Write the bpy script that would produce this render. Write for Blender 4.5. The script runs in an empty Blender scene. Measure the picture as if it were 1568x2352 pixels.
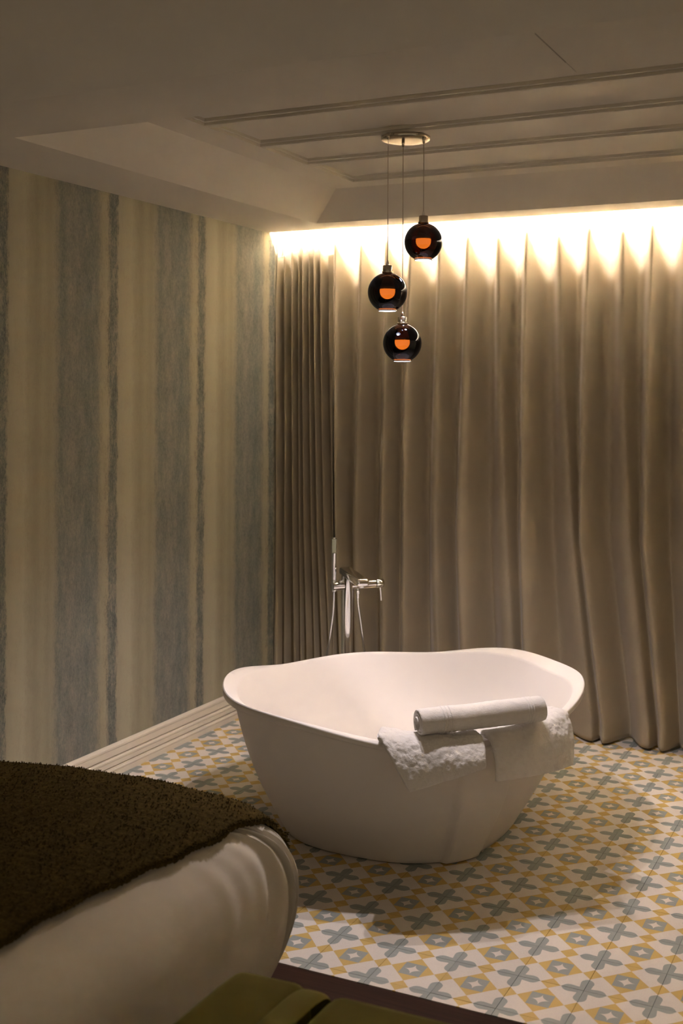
import bpy, bmesh, math, random
import numpy as np
from mathutils import Vector, Matrix, noise
random.seed(7)
S = bpy.context.scene
COL = S.collection

# ------------------------------------------------------------------ camera
F_PX, YAW, ROLL, CX, CY = 2609.9, 0.4313, 0.0049, 912.5, 903.3
CAM = Vector((1.0831, -3.6362, 1.7373))
cam = bpy.data.objects.new('camera', bpy.data.cameras.new('camera'))
COL.objects.link(cam)
_fw = Vector((-math.sin(YAW), math.cos(YAW), 0))
_r0 = _fw.cross(Vector((0, 0, 1)))
_rt = math.cos(ROLL)*_r0 + math.sin(ROLL)*Vector((0, 0, 1))
_up = _rt.cross(_fw)
M = Matrix((_rt, _up, -_fw)).transposed().to_4x4()
M.translation = CAM
cam.matrix_world = M
cam.data.sensor_fit = 'AUTO'
cam.data.sensor_width = 36.0
cam.data.lens = F_PX/2352*36
cam.data.shift_x = (784-CX)/2352
cam.data.shift_y = (CY-1176)/2352
cam.data.clip_start = 0.05
cam.data.dof.use_dof = True
cam.data.dof.focus_distance = 4.25
cam.data.dof.aperture_fstop = 3.2
S.camera = cam

# ------------------------------------------------------------------ world, exposure
w = bpy.data.worlds.new('room_glow'); S.world = w; w.use_nodes = True
w.node_tree.nodes['Background'].inputs[0].default_value = (1.0, 0.81, 0.565, 1)
w.node_tree.nodes['Background'].inputs[1].default_value = 0.41/16
S.view_settings.view_transform = 'Standard'
S.view_settings.look = 'None'
S.view_settings.exposure = 4.0        # every light below is dim, as in a hotel room at night
S.view_settings.gamma = 1.0
S.view_settings.use_curve_mapping = False
COVE_STRENGTH = 3300.0/16
COVE_COL = (1.0, 0.89, 0.78)
SPOT_W = 38.0/16
SPOT_COL = (1.0, 0.88, 0.885)
LAMP_EMIT = 9.0/16

# ------------------------------------------------------------------ helpers
def link(name, me, mat=None, parent=None, kind=None):
    o = bpy.data.objects.new(name, me)
    COL.objects.link(o)
    if mat is not None and me is not None and not len(me.materials):
        me.materials.append(mat)
    if parent is not None: o.parent = parent
    if kind: o['kind'] = kind
    return o

def mesh(verts, faces, name='m', smooth=False):
    me = bpy.data.meshes.new(name)
    me.from_pydata([tuple(map(float, v)) for v in verts], [], [tuple(map(int, f)) for f in faces])
    me.update()
    if smooth: me.polygons.foreach_set('use_smooth', [True]*len(me.polygons))
    return me

def bm_mesh(bm, name='m', smooth=False, recalc=True):
    me = bpy.data.meshes.new(name)
    if recalc: bmesh.ops.recalc_face_normals(bm, faces=bm.faces)
    bm.to_mesh(me); bm.free()
    if smooth: me.polygons.foreach_set('use_smooth', [True]*len(me.polygons))
    return me

def box_bm(x0, x1, y0, y1, z0, z1, bev=0, seg=2, bm=None):
    b = bmesh.new()
    bmesh.ops.create_cube(b, size=1)
    for v in b.verts:
        v.co = Vector((x0+(v.co.x+.5)*(x1-x0), y0+(v.co.y+.5)*(y1-y0), z0+(v.co.z+.5)*(z1-z0)))
    if bev: bmesh.ops.bevel(b, geom=b.edges[:], offset=bev, segments=seg, profile=.5, affect='EDGES')
    return b

def box(name, x0, x1, y0, y1, z0, z1, mat, parent=None, bev=0, seg=2, kind=None, smooth=False):
    return link(name, bm_mesh(box_bm(x0, x1, y0, y1, z0, z1, bev, seg), name, smooth), mat, parent, kind)

def grid_faces(nu, nv, wrap_u=False, wrap_v=False, off=0):
    fs = []
    for i in range(nu if wrap_u else nu-1):
        for j in range(nv if wrap_v else nv-1):
            i2, j2 = (i+1) % nu, (j+1) % nv
            fs.append((off+i*nv+j, off+i2*nv+j, off+i2*nv+j2, off+i*nv+j2))
    return fs

def lathe(profile, segs=48, center=(0, 0, 0), cap0=False, cap1=False, smooth=True, name='lathe'):
    vs = []
    n = len(profile)
    for i in range(segs):
        a = 2*math.pi*i/segs
        for r, z in profile:
            vs.append((center[0]+r*math.cos(a), center[1]+r*math.sin(a), center[2]+z))
    fs = grid_faces(segs, n, wrap_u=True)
    if cap0: fs.append(tuple(i*n for i in reversed(range(segs))))
    if cap1: fs.append(tuple(i*n+n-1 for i in range(segs)))
    bm = bmesh.new(); me = mesh(vs, fs, name); bm.from_mesh(me); bpy.data.meshes.remove(me)
    bmesh.ops.remove_doubles(bm, verts=bm.verts, dist=1e-6)
    return bm_mesh(bm, name, smooth)

def tube(pts, r, segs=12, caps=True, name='tube', smooth=True):
    pts = [Vector(p) for p in pts]; n = len(pts)
    rs = r if isinstance(r, (list, tuple)) else [r]*n
    vs = []; nrm = None
    for i, p in enumerate(pts):
        t = (pts[min(i+1, n-1)]-pts[max(i-1, 0)]).normalized()
        if nrm is None:
            nrm = t.orthogonal().normalized()
        else:
            nrm = (nrm - t*nrm.dot(t)).normalized()
        b = t.cross(nrm)
        for k in range(segs):
            a = 2*math.pi*k/segs
            vs.append(p + rs[i]*(math.cos(a)*nrm+math.sin(a)*b))
    fs = grid_faces(n, segs, wrap_v=True)
    if caps:
        fs.append(tuple(reversed(range(segs)))); fs.append(tuple((n-1)*segs+k for k in range(segs)))
    return bm_mesh_from(vs, fs, name, smooth)

def bm_mesh_from(vs, fs, name='m', smooth=True):
    me = mesh(vs, fs, name); bm = bmesh.new(); bm.from_mesh(me); bpy.data.meshes.remove(me)
    return bm_mesh(bm, name, smooth)

def empty(name, loc=(0, 0, 0)):
    o = bpy.data.objects.new(name, None); COL.objects.link(o); o.location = loc
    return o

def tag(o, label, cat, group=None):
    o['label'] = label; o['category'] = cat
    if group: o['group'] = group
    return o

def autosmooth(o, ang=40):
    m = o.modifiers.new('en', 'EDGE_SPLIT'); m.split_angle = math.radians(ang)

# ------------------------------------------------------------------ materials
def new_mat(name):
    m = bpy.data.materials.new(name); m.use_nodes = True
    nt = m.node_tree
    return m, nt, nt.nodes['Principled BSDF']

class G:
    """tiny node-graph helper"""
    def __init__(s, nt): s.nt = nt
    def n(s, typ, **kw):
        nd = s.nt.nodes.new(typ)
        for k, v in kw.items(): setattr(nd, k, v)
        return nd
    def con(s, a, b):
        if hasattr(a, 'is_output') or isinstance(a, bpy.types.NodeSocket): s.nt.links.new(a, b)
        else: b.default_value = a
    def math(s, op, a, b=0.0, c=0.0, clamp=False):
        nd = s.n('ShaderNodeMath', operation=op, use_clamp=clamp)
        s.con(a, nd.inputs[0]); s.con(b, nd.inputs[1]); s.con(c, nd.inputs[2])
        return nd.outputs[0]
    def mix(s, f, a, b):
        nd = s.n('ShaderNodeMix', data_type='RGBA')
        s.con(f, nd.inputs[0]); s.con(a, nd.inputs[6]); s.con(b, nd.inputs[7])
        return nd.outputs[2]
    def noise(s, vec, scale, detail=3, rough=.5, dim='3D'):
        nd = s.n('ShaderNodeTexNoise', noise_dimensions=dim)
        if vec is not None: s.nt.links.new(vec, nd.inputs['Vector'])
        nd.inputs['Scale'].default_value = scale; nd.inputs['Detail'].default_value = detail; nd.inputs['Roughness'].default_value = rough
        return nd.outputs['Fac']
    def mapping(s, vec, scale=(1, 1, 1), loc=(0, 0, 0), rot=(0, 0, 0)):
        nd = s.n('ShaderNodeMapping'); s.nt.links.new(vec, nd.inputs[0])
        nd.inputs['Scale'].default_value = scale; nd.inputs['Location'].default_value = loc; nd.inputs['Rotation'].default_value = rot
        return nd.outputs[0]
    def ramp(s, f, stops, interp='LINEAR'):
        nd = s.n('ShaderNodeValToRGB'); nd.color_ramp.interpolation = interp
        el = nd.color_ramp.elements
        while len(el) < len(stops): el.new(0.5)
        for e, (p, c) in zip(el, stops):
            e.position = p; e.color = (*c, 1) if len(c) == 3 else c
        s.con(f, nd.inputs[0])
        return nd.outputs[0]
    def bump(s, h, strength, dist, bsdf):
        nd = s.n('ShaderNodeBump'); nd.inputs['Strength'].default_value = strength; nd.inputs['Distance'].default_value = dist
        s.nt.links.new(h, nd.inputs['Height']); s.nt.links.new(nd.outputs[0], bsdf.inputs['Normal'])
    def coord(s, which='Object'):
        return s.n('ShaderNodeTexCoord').outputs[which]

def rgba(c): return (*c, 1)

def simple(name, col, rough=.6, metal=0, var=.06, scale=6, bump=0, bscale=200, bdist=.001, spec=.5):
    m, nt, b = new_mat(name); g = G(nt)
    co = g.coord()
    n = g.noise(co, scale, 4)
    lo = tuple(max(0, c*(1-var)) for c in col); hi = tuple(min(1, c*(1+var)) for c in col)
    nt.links.new(g.ramp(n, [(.3, lo), (.7, hi)]), b.inputs['Base Color'])
    b.inputs['Roughness'].default_value = rough; b.inputs['Metallic'].default_value = metal
    b.inputs['Specular IOR Level'].default_value = spec
    if bump: g.bump(g.noise(co, bscale, 3), bump, bdist, b)
    return m

MAT = {}
MAT['plaster'] = simple('plaster', (.70, .65, .555), .85, var=.02, scale=2, bump=.1, bscale=120, bdist=.0006, spec=.2)
MAT['bounce_absorber'] = simple('bounce_absorber', (.30, .27, .23), .9, spec=.1)  # unseen pocket lining, made dark to cut the bounce of the led strip
MAT['crack'] = simple('crack', (.22, .18, .14), .9)
MAT['trim_paint'] = simple('trim_paint', (.74, .67, .55), .42, var=.03, scale=4)
MAT['porcelain'] = simple('porcelain', (.72, .678, .635), .62, var=.01, scale=3, spec=.22)
MAT['chrome'] = simple('chrome', (.78, .78, .79), .07, metal=1, var=.02)
MAT['nickel'] = simple('brushed_nickel', (.46, .41, .33), .24, metal=1, var=.08, scale=30)
MAT['cord'] = simple('cord_cover', (.42, .34, .26), .5, var=.1)
MAT['rubber'] = simple('rubber', (.16, .16, .10), .6)
MAT['nozzle'] = simple('nozzle', (.55, .55, .42), .4)
MAT['grout'] = simple('grout', (.42, .37, .30), .9)
MAT['rear_wall'] = simple('rear_wall', (.6, .53, .43), .9)
MAT['sheet'] = simple('cotton_sheet', (.54, .495, .425), .9, var=.03, scale=5, bump=.25, bscale=350, bdist=.0006, spec=.1)

def curtain_mat():
    m, nt, b = new_mat('curtain_cloth'); g = G(nt); co = g.coord()
    n = g.noise(g.mapping(co, (60, 60, 2)), 3, 3)
    n2 = g.noise(co, 1.4, 3)
    c = g.mix(n2, (.415, .355, .255, 1), (.455, .390, .285, 1))
    c = g.mix(g.math('MULTIPLY', n, .25), c, (.33, .285, .19, 1))
    nt.links.new(c, b.inputs['Base Color'])
    b.inputs['Roughness'].default_value = .75; b.inputs['Specular IOR Level'].default_value = .25
    b.inputs['Sheen Weight'].default_value = .25; b.inputs['Sheen Roughness'].default_value = .4
    wv = g.noise(g.mapping(co, (700, 700, 700)), 1, 1)
    g.bump(wv, .12, .0006, b)
    return m
MAT['curtain'] = curtain_mat()

def wallpaper_mat():
    m, nt, b = new_mat('striped_wallpaper'); g = G(nt); co = g.coord()
    sep = g.n('ShaderNodeSeparateXYZ'); nt.links.new(co, sep.inputs[0])
    y, z = sep.outputs[1], sep.outputs[2]
    wob = g.noise(g.mapping(co, (1, 14, 2.2)), 3.0, 6, .65)
    wob2 = g.noise(g.mapping(co, (1, 60, 26)), 1.0, 4, .7)
    yy = g.math('ADD', y, g.math('MULTIPLY', g.math('SUBTRACT', wob, .5), .045))
    yy = g.math('ADD', yy, g.math('MULTIPLY', g.math('SUBTRACT', wob2, .5), .045))
    # one repeat of the print is 0.69 m wide
    t = g.math('FRACT', g.math('DIVIDE', g.math('ADD', yy, .154+.69*4), .69))
    beige, beige2 = (.375, .345, .25), (.325, .295, .212)
    grey, greyb = (.185, .192, .165), (.170, .182, .162)
    dark = (.165, .172, .150)
    base = g.ramp(t, [(0.0, (.345, .318, .232)), (.05, beige), (.13, (.39, .36, .262)), (.17, (.335, .308, .222)), (.23, (.285, .262, .188)), (.29, (.325, .296, .208)), (.34, (.285, .262, .188)),
                      (.375, (.31, .285, .205)), (.44, grey), (.55, (.215, .212, .180)), (.70, greyb), (.79, (.205, .205, .172)), (.835, (.33, .30, .21)), (.885, (.35, .315, .22)), (.915, dark), (.975, dark), (1.0, (.345, .318, .232))])
    fine = g.noise(g.mapping(co, (1, 90, 45)), 1.6, 6, .75)
    blot = g.noise(g.mapping(co, (1, 16, 5)), 1.3, 5, .65)
    msk = g.ramp(t, [(0, (.12,)*3), (.36, (.2,)*3), (.43, (.62,)*3), (.80, (.62,)*3), (.85, (.3,)*3), (.905, (1,)*3), (.985, (1,)*3), (1, (.12,)*3)])
    mot = g.math('ADD', g.math('MULTIPLY', fine, .58), g.math('MULTIPLY', blot, .42))
    k = g.math('MULTIPLY', g.math('MULTIPLY', g.math('SUBTRACT', mot, .5), 5.5), msk)
    lighter = g.math('MAXIMUM', k, 0.0); darker = g.math('MAXIMUM', g.math('MULTIPLY', k, -1.0), 0.0)
    c = g.mix(g.math('MINIMUM', lighter, .6), base, (.36, .325, .25, 1))
    c = g.mix(g.math('MINIMUM', darker, .75), c, (.045, .052, .055, 1))
    nt.links.new(c, b.inputs['Base Color'])
    b.inputs['Roughness'].default_value = .7; b.inputs['Specular IOR Level'].default_value = .25
    g.bump(g.noise(g.mapping(co, (1, 300, 160)), 1, 3), .15, .0008, b)
    return m
MAT['wallpaper'] = wallpaper_mat()

def tile_mat():
    m, nt, b = new_mat('cement_tile'); g = G(nt); co = g.coord()
    T = .2
    wb = g.n('ShaderNodeTexNoise'); nt.links.new(co, wb.inputs['Vector']); wb.inputs['Scale'].default_value = 40
    sc = g.n('ShaderNodeSeparateXYZ'); nt.links.new(co, sc.inputs[0])
    u = g.math('DIVIDE', sc.outputs[0], T); v = g.math('DIVIDE', sc.outputs[1], T)      # -0.5 .. 0.5
    wsep = g.n('ShaderNodeSeparateColor'); nt.links.new(wb.outputs['Color'], wsep.inputs[0])
    u = g.math('ADD', u, g.math('MULTIPLY', g.math('SUBTRACT', wsep.outputs[0], .5), .012))
    v = g.math('ADD', v, g.math('MULTIPLY', g.math('SUBTRACT', wsep.outputs[1], .5), .012))
    au = g.math('ABSOLUTE', u); av = g.math('ABSOLUTE', v)
    lt = lambda a, t: g.math('LESS_THAN', a, t)
    # star cell: |u|+|v| < .35 yellow ; gray square |u|,|v| < .17 ; white concave star
    dia = lt(g.math('ADD', au, av), .35)
    sq = lt(g.math('MAXIMUM', au, av), .172)
    ast = lt(g.math('ADD', g.math('POWER', au, .58), g.math('POWER', av, .58)), .140**.58*1.0)
    # small yellow squares on the middle of each edge
    e1 = lt(g.math('ADD', g.math('SUBTRACT', .5, au), av), .15)
    e2 = lt(g.math('ADD', au, g.math('SUBTRACT', .5, av)), .15)
    edge = g.math('MAXIMUM', e1, e2)
    # corner cross: distances from the nearest corner along each axis
    cu = g.math('SUBTRACT', .5, au); cv = g.math('SUBTRACT', .5, av)
    def arm(r, q):      # half width as a function of distance from the corner
        h = g.ramp(r, [(0, (.084,)*3), (.10, (.084,)*3), (.15, (.090,)*3), (.215, (.099,)*3), (.262, (.090,)*3), (.30, (.060,)*3), (.338, (.0,)*3), (1, (0,)*3)])
        return g.math('LESS_THAN', q, g.math('MULTIPLY', h, 1.0))
    cross = g.math('MAXIMUM', arm(cu, cv), arm(cv, cu))
    white, yel, gry = (.71, .650, .580, 1), (.60, .41, .120, 1), (.30, .325, .300, 1)
    c = g.mix(edge, white, yel)
    c = g.mix(dia, c, yel)
    c = g.mix(sq, c, gry)
    c = g.mix(ast, c, white)
    c = g.mix(cross, c, gry)
    oi = g.n('ShaderNodeObjectInfo')
    rnd = oi.outputs['Random']
    gl = g.coord()
    off = g.n('ShaderNodeVectorMath', operation='ADD'); nt.links.new(gl, off.inputs[0]); nt.links.new(oi.outputs['Location'], off.inputs[1])
    wear = g.noise(off.outputs[0], 26, 5, .7)
    fine = g.noise(off.outputs[0], 260, 3, .6)
    c = g.mix(g.math('MULTIPLY', g.math('ABSOLUTE', g.math('SUBTRACT', wear, .5)), .7), c, (.50, .44, .36, 1))
    hs = g.n('ShaderNodeHueSaturation'); nt.links.new(c, hs.inputs['Color'])
    nt.links.new(g.math('ADD', g.math('ADD', .90, g.math('MULTIPLY', rnd, .12)), g.math('MULTIPLY', g.math('SUBTRACT', fine, .5), .2)), hs.inputs['Value'])
    nt.links.new(hs.outputs[0], b.inputs['Base Color'])
    b.inputs['Roughness'].default_value = .52; b.inputs['Specular IOR Level'].default_value = .3
    g.bump(wear, .05, .001, b)
    return m
MAT['tile'] = tile_mat()

def wood_mat():
    m, nt, b = new_mat('dark_wood'); g = G(nt); co = g.coord()
    oi = g.n('ShaderNodeObjectInfo')
    n = g.noise(g.mapping(co, (3, 60, 60)), 1.5, 5, .6)
    c = g.ramp(n, [(.3, (.021, .0085, .0045)), (.7, (.038, .0155, .0085))])
    nt.links.new(c, b.inputs['Base Color']); b.inputs['Roughness'].default_value = .65
    b.inputs['Specular IOR Level'].default_value = .06
    g.bump(n, .15, .001, b)
    return m
MAT['wood'] = wood_mat()

def terry_mat():
    m, nt, b = new_mat('terry_cloth'); g = G(nt); co = g.coord()
    n = g.noise(co, 230, 4, .7); n2 = g.noise(co, 45, 4, .6)
    c = g.mix(n2, (.70, .665, .635, 1), (.80, .765, .735, 1))
    nt.links.new(c, b.inputs['Base Color']); b.inputs['Roughness'].default_value = .95
    b.inputs['Specular IOR Level'].default_value = .1; b.inputs['Sheen Weight'].default_value = .3
    g.bump(g.math('ADD', n, g.math('MULTIPLY', n2, .8)), .55, .004, b)
    return m
MAT['terry'] = terry_mat()

def knit_mat():
    m, nt, b = new_mat('brown_knit'); g = G(nt); co = g.coord()
    n = g.noise(co, 90, 4, .7); n2 = g.noise(co, 9, 3, .6)
    c = g.ramp(n, [(.28, (.017, .0105, .002)), (.52, (.045, .030, .006)), (.75, (.100, .068, .017))])
    c = g.mix(g.math('MULTIPLY', n2, .4), c, (.030, .022, .006, 1))
    nt.links.new(c, b.inputs['Base Color']); b.inputs['Roughness'].default_value = .95; b.inputs['Specular IOR Level'].default_value = .05
    b.inputs['Sheen Weight'].default_value = .15; b.inputs['Sheen Tint'].default_value = (.6, .42, .14, 1)
    g.bump(n, .5, .003, b)
    return m
MAT['knit'] = knit_mat()

def velvet_mat(name, c0, c1):
    m, nt, b = new_mat(name); g = G(nt); co = g.coord()
    n = g.noise(co, 14, 4, .6); f = g.noise(co, 500, 2)
    c = g.mix(n, rgba(c0), rgba(c1))
    nt.links.new(c, b.inputs['Base Color']); b.inputs['Roughness'].default_value = .8; b.inputs['Specular IOR Level'].default_value = .15
    b.inputs['Sheen Weight'].default_value = .35; b.inputs['Sheen Roughness'].default_value = .35; b.inputs['Sheen Tint'].default_value = (.62, .6, .22, 1)
    g.bump(f, .2, .0008, b)
    return m
MAT['velvet'] = velvet_mat('olive_velvet', (.098, .078, .007), (.128, .102, .012))
MAT['velvet_lit'] = velvet_mat('lit_olive_velvet', (.135, .115, .022), (.165, .14, .03))  # brighter copy of the velvet: light on the upturned strap put into its colour

def glass_mat():
    m = bpy.data.materials.new('smoked_amber_glass'); m.use_nodes = True
    nt = m.node_tree; nt.nodes.clear(); g = G(nt)
    out = g.n('ShaderNodeOutputMaterial')
    tr = g.n('ShaderNodeBsdfTransparent'); gl = g.n('ShaderNodeBsdfGlossy'); gl.inputs['Roughness'].default_value = .03
    co = g.coord(); n = g.noise(co, 12, 2)
    nt.links.new(g.ramp(n, [(.3, (.050, .0115, .0013)), (.7, (.058, .0135, .0016))]), tr.inputs['Color'])
    gl.inputs['Color'].default_value = (.72, .80, 1.0, 1)
    fr = g.n('ShaderNodeFresnel'); fr.inputs['IOR'].default_value = 1.5
    mx = g.n('ShaderNodeMixShader')
    nt.links.new(fr.outputs[0], mx.inputs[0]); nt.links.new(tr.outputs[0], mx.inputs[1]); nt.links.new(gl.outputs[0], mx.inputs[2])
    nt.links.new(mx.outputs[0], out.inputs['Surface'])
    return m
MAT['glass'] = glass_mat()

def emit_mat(name, col, strength):
    m, nt, b = new_mat(name); g = G(nt)
    b.inputs['Base Color'].default_value = (.8, .8, .8, 1)
    n = g.noise(g.coord(), 8, 1)
    nt.links.new(g.mix(g.math('MULTIPLY', n, .05), rgba(col), (1, 1, 1, 1)), b.inputs['Emission Color'])
    b.inputs['Emission Strength'].default_value = strength
    return m
MAT['bulb'] = emit_mat('bulb_glow', (1.0, .90, .72), 15.0/16)
MAT['lens'] = emit_mat('lamp_lens', (.93, .88, 1.0), LAMP_EMIT)
MAT['led'] = emit_mat('led_strip', COVE_COL, COVE_STRENGTH)

# ------------------------------------------------------------------ room shell
XW, XR = -2.235, 2.45         # left and right wall
YB, YN = 2.16, -5.2           # back wall, near limit of the floor
ZC = 2.633                    # soffit height
box('wall_left', XW-.12, XW, YN, YB+.12, -.1, 3.05, MAT['wallpaper'], kind='structure')
box('wall_back', XW, XR, YB, YB+.12, -.1, 3.05, MAT['rear_wall'], kind='structure')
box('wall_right', XR, XR+.12, -1.2, YB+.12, -.1, 3.05, MAT['plaster'], kind='structure')

# floor: cement slab with individual tiles, and a dark wooden floor beside it
YE = -.636                    # edge between tile and wood
floor = box('floor', XW, XR, YE, YB, -.06, -.0115, MAT['grout'], kind='structure')
def tile_mesh(x0, x1, y0, y1):
    g = .0003
    return bm_mesh(box_bm(x0+g, x1-g, y0+g, y1-g, -.012, 0, .0006, 1), 'tile')
full_tile = tile_mesh(-.1, .1, -.1, .1); full_tile.materials.append(MAT['tile'])
rt = random.Random(3)
XT = 1.3                      # tiles singled out up to here
OFX = -.00                    # grid lines (crosses) at multiples of 0.2
part_tiles = {}
for i in range(-12, 7):
    for j in range(-4, 11):
        cx, cy = .2*i+.1, .2*j+.1
        x0, x1 = max(cx-.1, XW+.005), cx+.1
        y0, y1 = max(cy-.1, YE), cy+.1
        if x1-x0 < .02 or y1-y0 < .02 or cy-.1 > 2.1: continue
        key = (round(x0-cx, 4), round(y0-cy, 4))
        if key == (-.1, -.1): me = full_tile
        else:
            if key not in part_tiles:
                part_tiles[key] = tile_mesh(x0-cx, .1, y0-cy, .1); part_tiles[key].materials.append(MAT['tile'])
            me = part_tiles[key]
        o = link('tile', me, None, floor)
        o.location = (cx, cy, rt.uniform(-.0005, .0003))
# tiles past the right edge of the picture: one part
vs, fs = [], []
for i in range(7, 12):
    for j in range(-4, 11):
        cx, cy = .2*i+.1, .2*j+.1
        y0 = max(cy-.1, YE)
        b = box_bm(cx-.0994, cx+.0994, y0+.0006, cy+.0994, -.012, 0, 0)
        o0 = len(vs); b.verts.index_update()
        vs += [v.co.copy() for v in b.verts]; fs += [tuple(o0+v.index for v in f.verts) for f in b.faces]; b.free()
# this joined part repeats the print by wrapping its own coordinates
def tile_far_mat():
    m = MAT['tile'].copy(); m.name = 'cement_tile_repeat'; nt = m.node_tree
    tc = [n for n in nt.nodes if n.type == 'TEX_COORD'][0]
    g = G(nt)
    wr = g.n('ShaderNodeVectorMath', operation='WRAP'); nt.links.new(tc.outputs['Object'], wr.inputs[0])
    wr.inputs[1].default_value = (.2, .2, 9); wr.inputs[2].default_value = (0, 0, -9)
    sb = g.n('ShaderNodeVectorMath', operation='SUBTRACT'); nt.links.new(wr.outputs[0], sb.inputs[0]); sb.inputs[1].default_value = (.1, .1, 0)
    for n in nt.nodes:
        if n.type == 'SEPXYZ':
            nt.links.new(sb.outputs[0], n.inputs[0])
    return m
link('tile_field', mesh(vs, fs), tile_far_mat(), floor, kind='stuff')

wood = box('floor', XW, XR+1.5, YN, YE-.004, -.06, -.016, MAT['grout'], kind='structure')
y1 = YE-.002
k = 0
while y1 > YN+.2:
    y0 = y1-.145
    offx = [0, .9, .35, 1.3, .6][k % 5]
    xs = [XW] + [x for x in (-1.3+offx, .6+offx, 2.4+offx) if x < XR+1.4] + [XR+1.5]
    if k < 9:
        for a, b_ in zip(xs[:-1], xs[1:]):
            box('plank', a+.0008, b_-.0008, y0+.0008, y1-.0008, -.016, -.0005, MAT['wood'], wood, .0012, 1)
        y1 = y0
    else:
        o = box('plank_field', XW, XR+1.5, YN, y1, -.016, -.0008, MAT['wood'], wood)
        o['kind'] = 'stuff'
        break
    k += 1

# baseboard of the left wall: stepped profile swept along y
prof = [(0, 0), (.021, 0), (.021, .024), (.0235, .028), (.0235, .034), (.020, .038), (.020, .040), (.0085, .042), (.0085, .0465), (.017, .048), (.017, .068), (.0195, .072),
        (.0195, .079), (.016, .083), (.005, .085), (.005, .0895), (.013, .091), (.013, .120), (.015, .124), (.015, .132), (.011, .138), (.006, .142), (0, .143)]
vs = [(XW+px, y, pz) for y in (-4.9, YB-.2) for px, pz in prof]
n = len(prof)
fs = [(i, i+1, n+i+1, n+i) for i in range(n-1)] + [tuple(range(n)), tuple(range(2*n-1, n-1, -1))]
link('baseboard_left', bm_mesh_from(vs, fs, 'baseboard', False), MAT['trim_paint'], None, 'structure')

# ceiling: soffit ring, sloping tray sides, recessed panels between ribs, curtain pocket
ceil = empty('ceiling', (0, 0, ZC)); ceil['kind'] = 'structure'
def cpart(name, me, mat=MAT['plaster']):
    o = link(name, me, mat); o.parent = ceil; o.location = (0, 0, -ZC); return o
XL0, XL1 = -1.825, -1.585     # tray: lower and upper edge at the left
YBK0, YBK1 = 1.645, 1.41      # back
YF0, YF1 = -.56, -.32         # front
XRR0, XRR1 = 2.0, 1.76        # right
ZT = 2.762                    # tray top border
YS = -.945                    # near edge of the front soffit
YP0, YP1 = 1.742, 1.845        # pocket ledge: inside face, lip
def cbox(name, *a, mat=MAT['plaster'], bev=0):
    return cpart(name, bm_mesh(box_bm(*a, bev, 1), name), mat)
cbox('soffit_board', XW, XL0, YS, YP1, ZC, ZC+.013)
cbox('soffit_board', XRR0, XR, YS, YP1, ZC, ZC+.013)
cbox('soffit_board', XL0, XRR0, YBK0, YP1, ZC, ZC+.013)
cbox('soffit_board', XL0, .2085, YS, YF0, ZC, ZC+.013)
cbox('soffit_board', .2100, XRR0, YS, YF0, ZC, ZC+.013)
cbox('joint_gap', .2078, .2108, -.93, -.66, ZC-.0003, ZC+.002, mat=MAT['crack'])
# tray sides
def tray_side(name, a, b, c, d):
    e = .02
    top = [Vector(p) for p in (a, b, c, d)]
    n_ = (top[1]-top[0]).cross(top[3]-top[0]).normalized()
    if n_.z < 0: n_ = -n_
    vs = top+[p+n_*e for p in top]
    cpart(name, bm_mesh_from(vs, [(0, 1, 2, 3), (7, 6, 5, 4), (0, 4, 5, 1), (1, 5, 6, 2), (2, 6, 7, 3), (3, 7, 4, 0)], name, False))
z0, z1 = ZC, ZT
tray_side('tray_side', (XL0, YF0, z0), (XL0, YBK0, z0), (XL1, YBK1, z1), (XL1, YF1, z1))
tray_side('tray_side', (XL0, YBK0, z0), (XRR0, YBK0, z0), (XRR1, YBK1, z1), (XL1, YBK1, z1))
tray_side('tray_side', (XRR0, YBK0, z0), (XRR0, YF0, z0), (XRR1, YF1, z1), (XRR1, YBK1, z1))
tray_side('tray_side', (XRR0, YF0, z0), (XL0, YF0, z0), (XL1, YF1, z1), (XRR1, YF1, z1))
# border and ribs flush at ZT, panels 24 mm higher
XB, XBR = -1.425, 1.57
RIBS = [(.022, .060), (.430, .468), (.832, .870)]
YB1 = 1.285
cbox('border', XL1, XB, YF1, YBK1, ZT, ZT+.042)
cbox('border', XBR, XRR1, YF1, YBK1, ZT, ZT+.042)
cbox('border', XB, XBR, YB1, YBK1, ZT, ZT+.042)
cbox('border', XB, XBR, YF1, -.30, ZT, ZT+.042)
for a, b_ in RIBS:
    cbox('rib', XB, XBR, a, b_, ZT, ZT+.042, bev=.002)
# stepped bead round each panel
edges = [-.30] + [v for r_ in RIBS for v in r_] + [YB1]
for q in range(0, len(edges), 2):
    ya, yb = edges[q], edges[q+1]
    for nm, (a0, a1, b0, b1) in (('bead', (XB, XBR, yb-.011, yb)), ('bead', (XB, XBR, ya, ya+.011)), ('bead', (XB, XB+.011, ya+.011, yb-.011)), ('bead', (XBR-.011, XBR, ya+.011, yb-.011))):
        cbox(nm, a0, a1, b0, b1, ZT+.012, ZT+.042, bev=.002)
    cbox('panel', XB, XBR, ya, yb, ZT+.026, ZT+.045)
# curtain pocket and upper ceiling
cbox('pocket_side', XW, XR, YP0-.015, YP0, ZC+.013, 2.90, mat=MAT['bounce_absorber'])
cbox('pocket_top', XW, XR, YP0-.015, YB, 2.87, 2.90, mat=MAT['bounce_absorber'])
cbox('upper_ceiling', XW, XR, YN, YB+.12, 2.90, 2.95)
tray_side('sloping_board', (XR, YS, ZC), (XW, YS, ZC), (XW, YS-1.35, 2.90), (XR, YS-1.35, 2.90))  # slope invented so the near ceiling catches more room light

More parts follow.
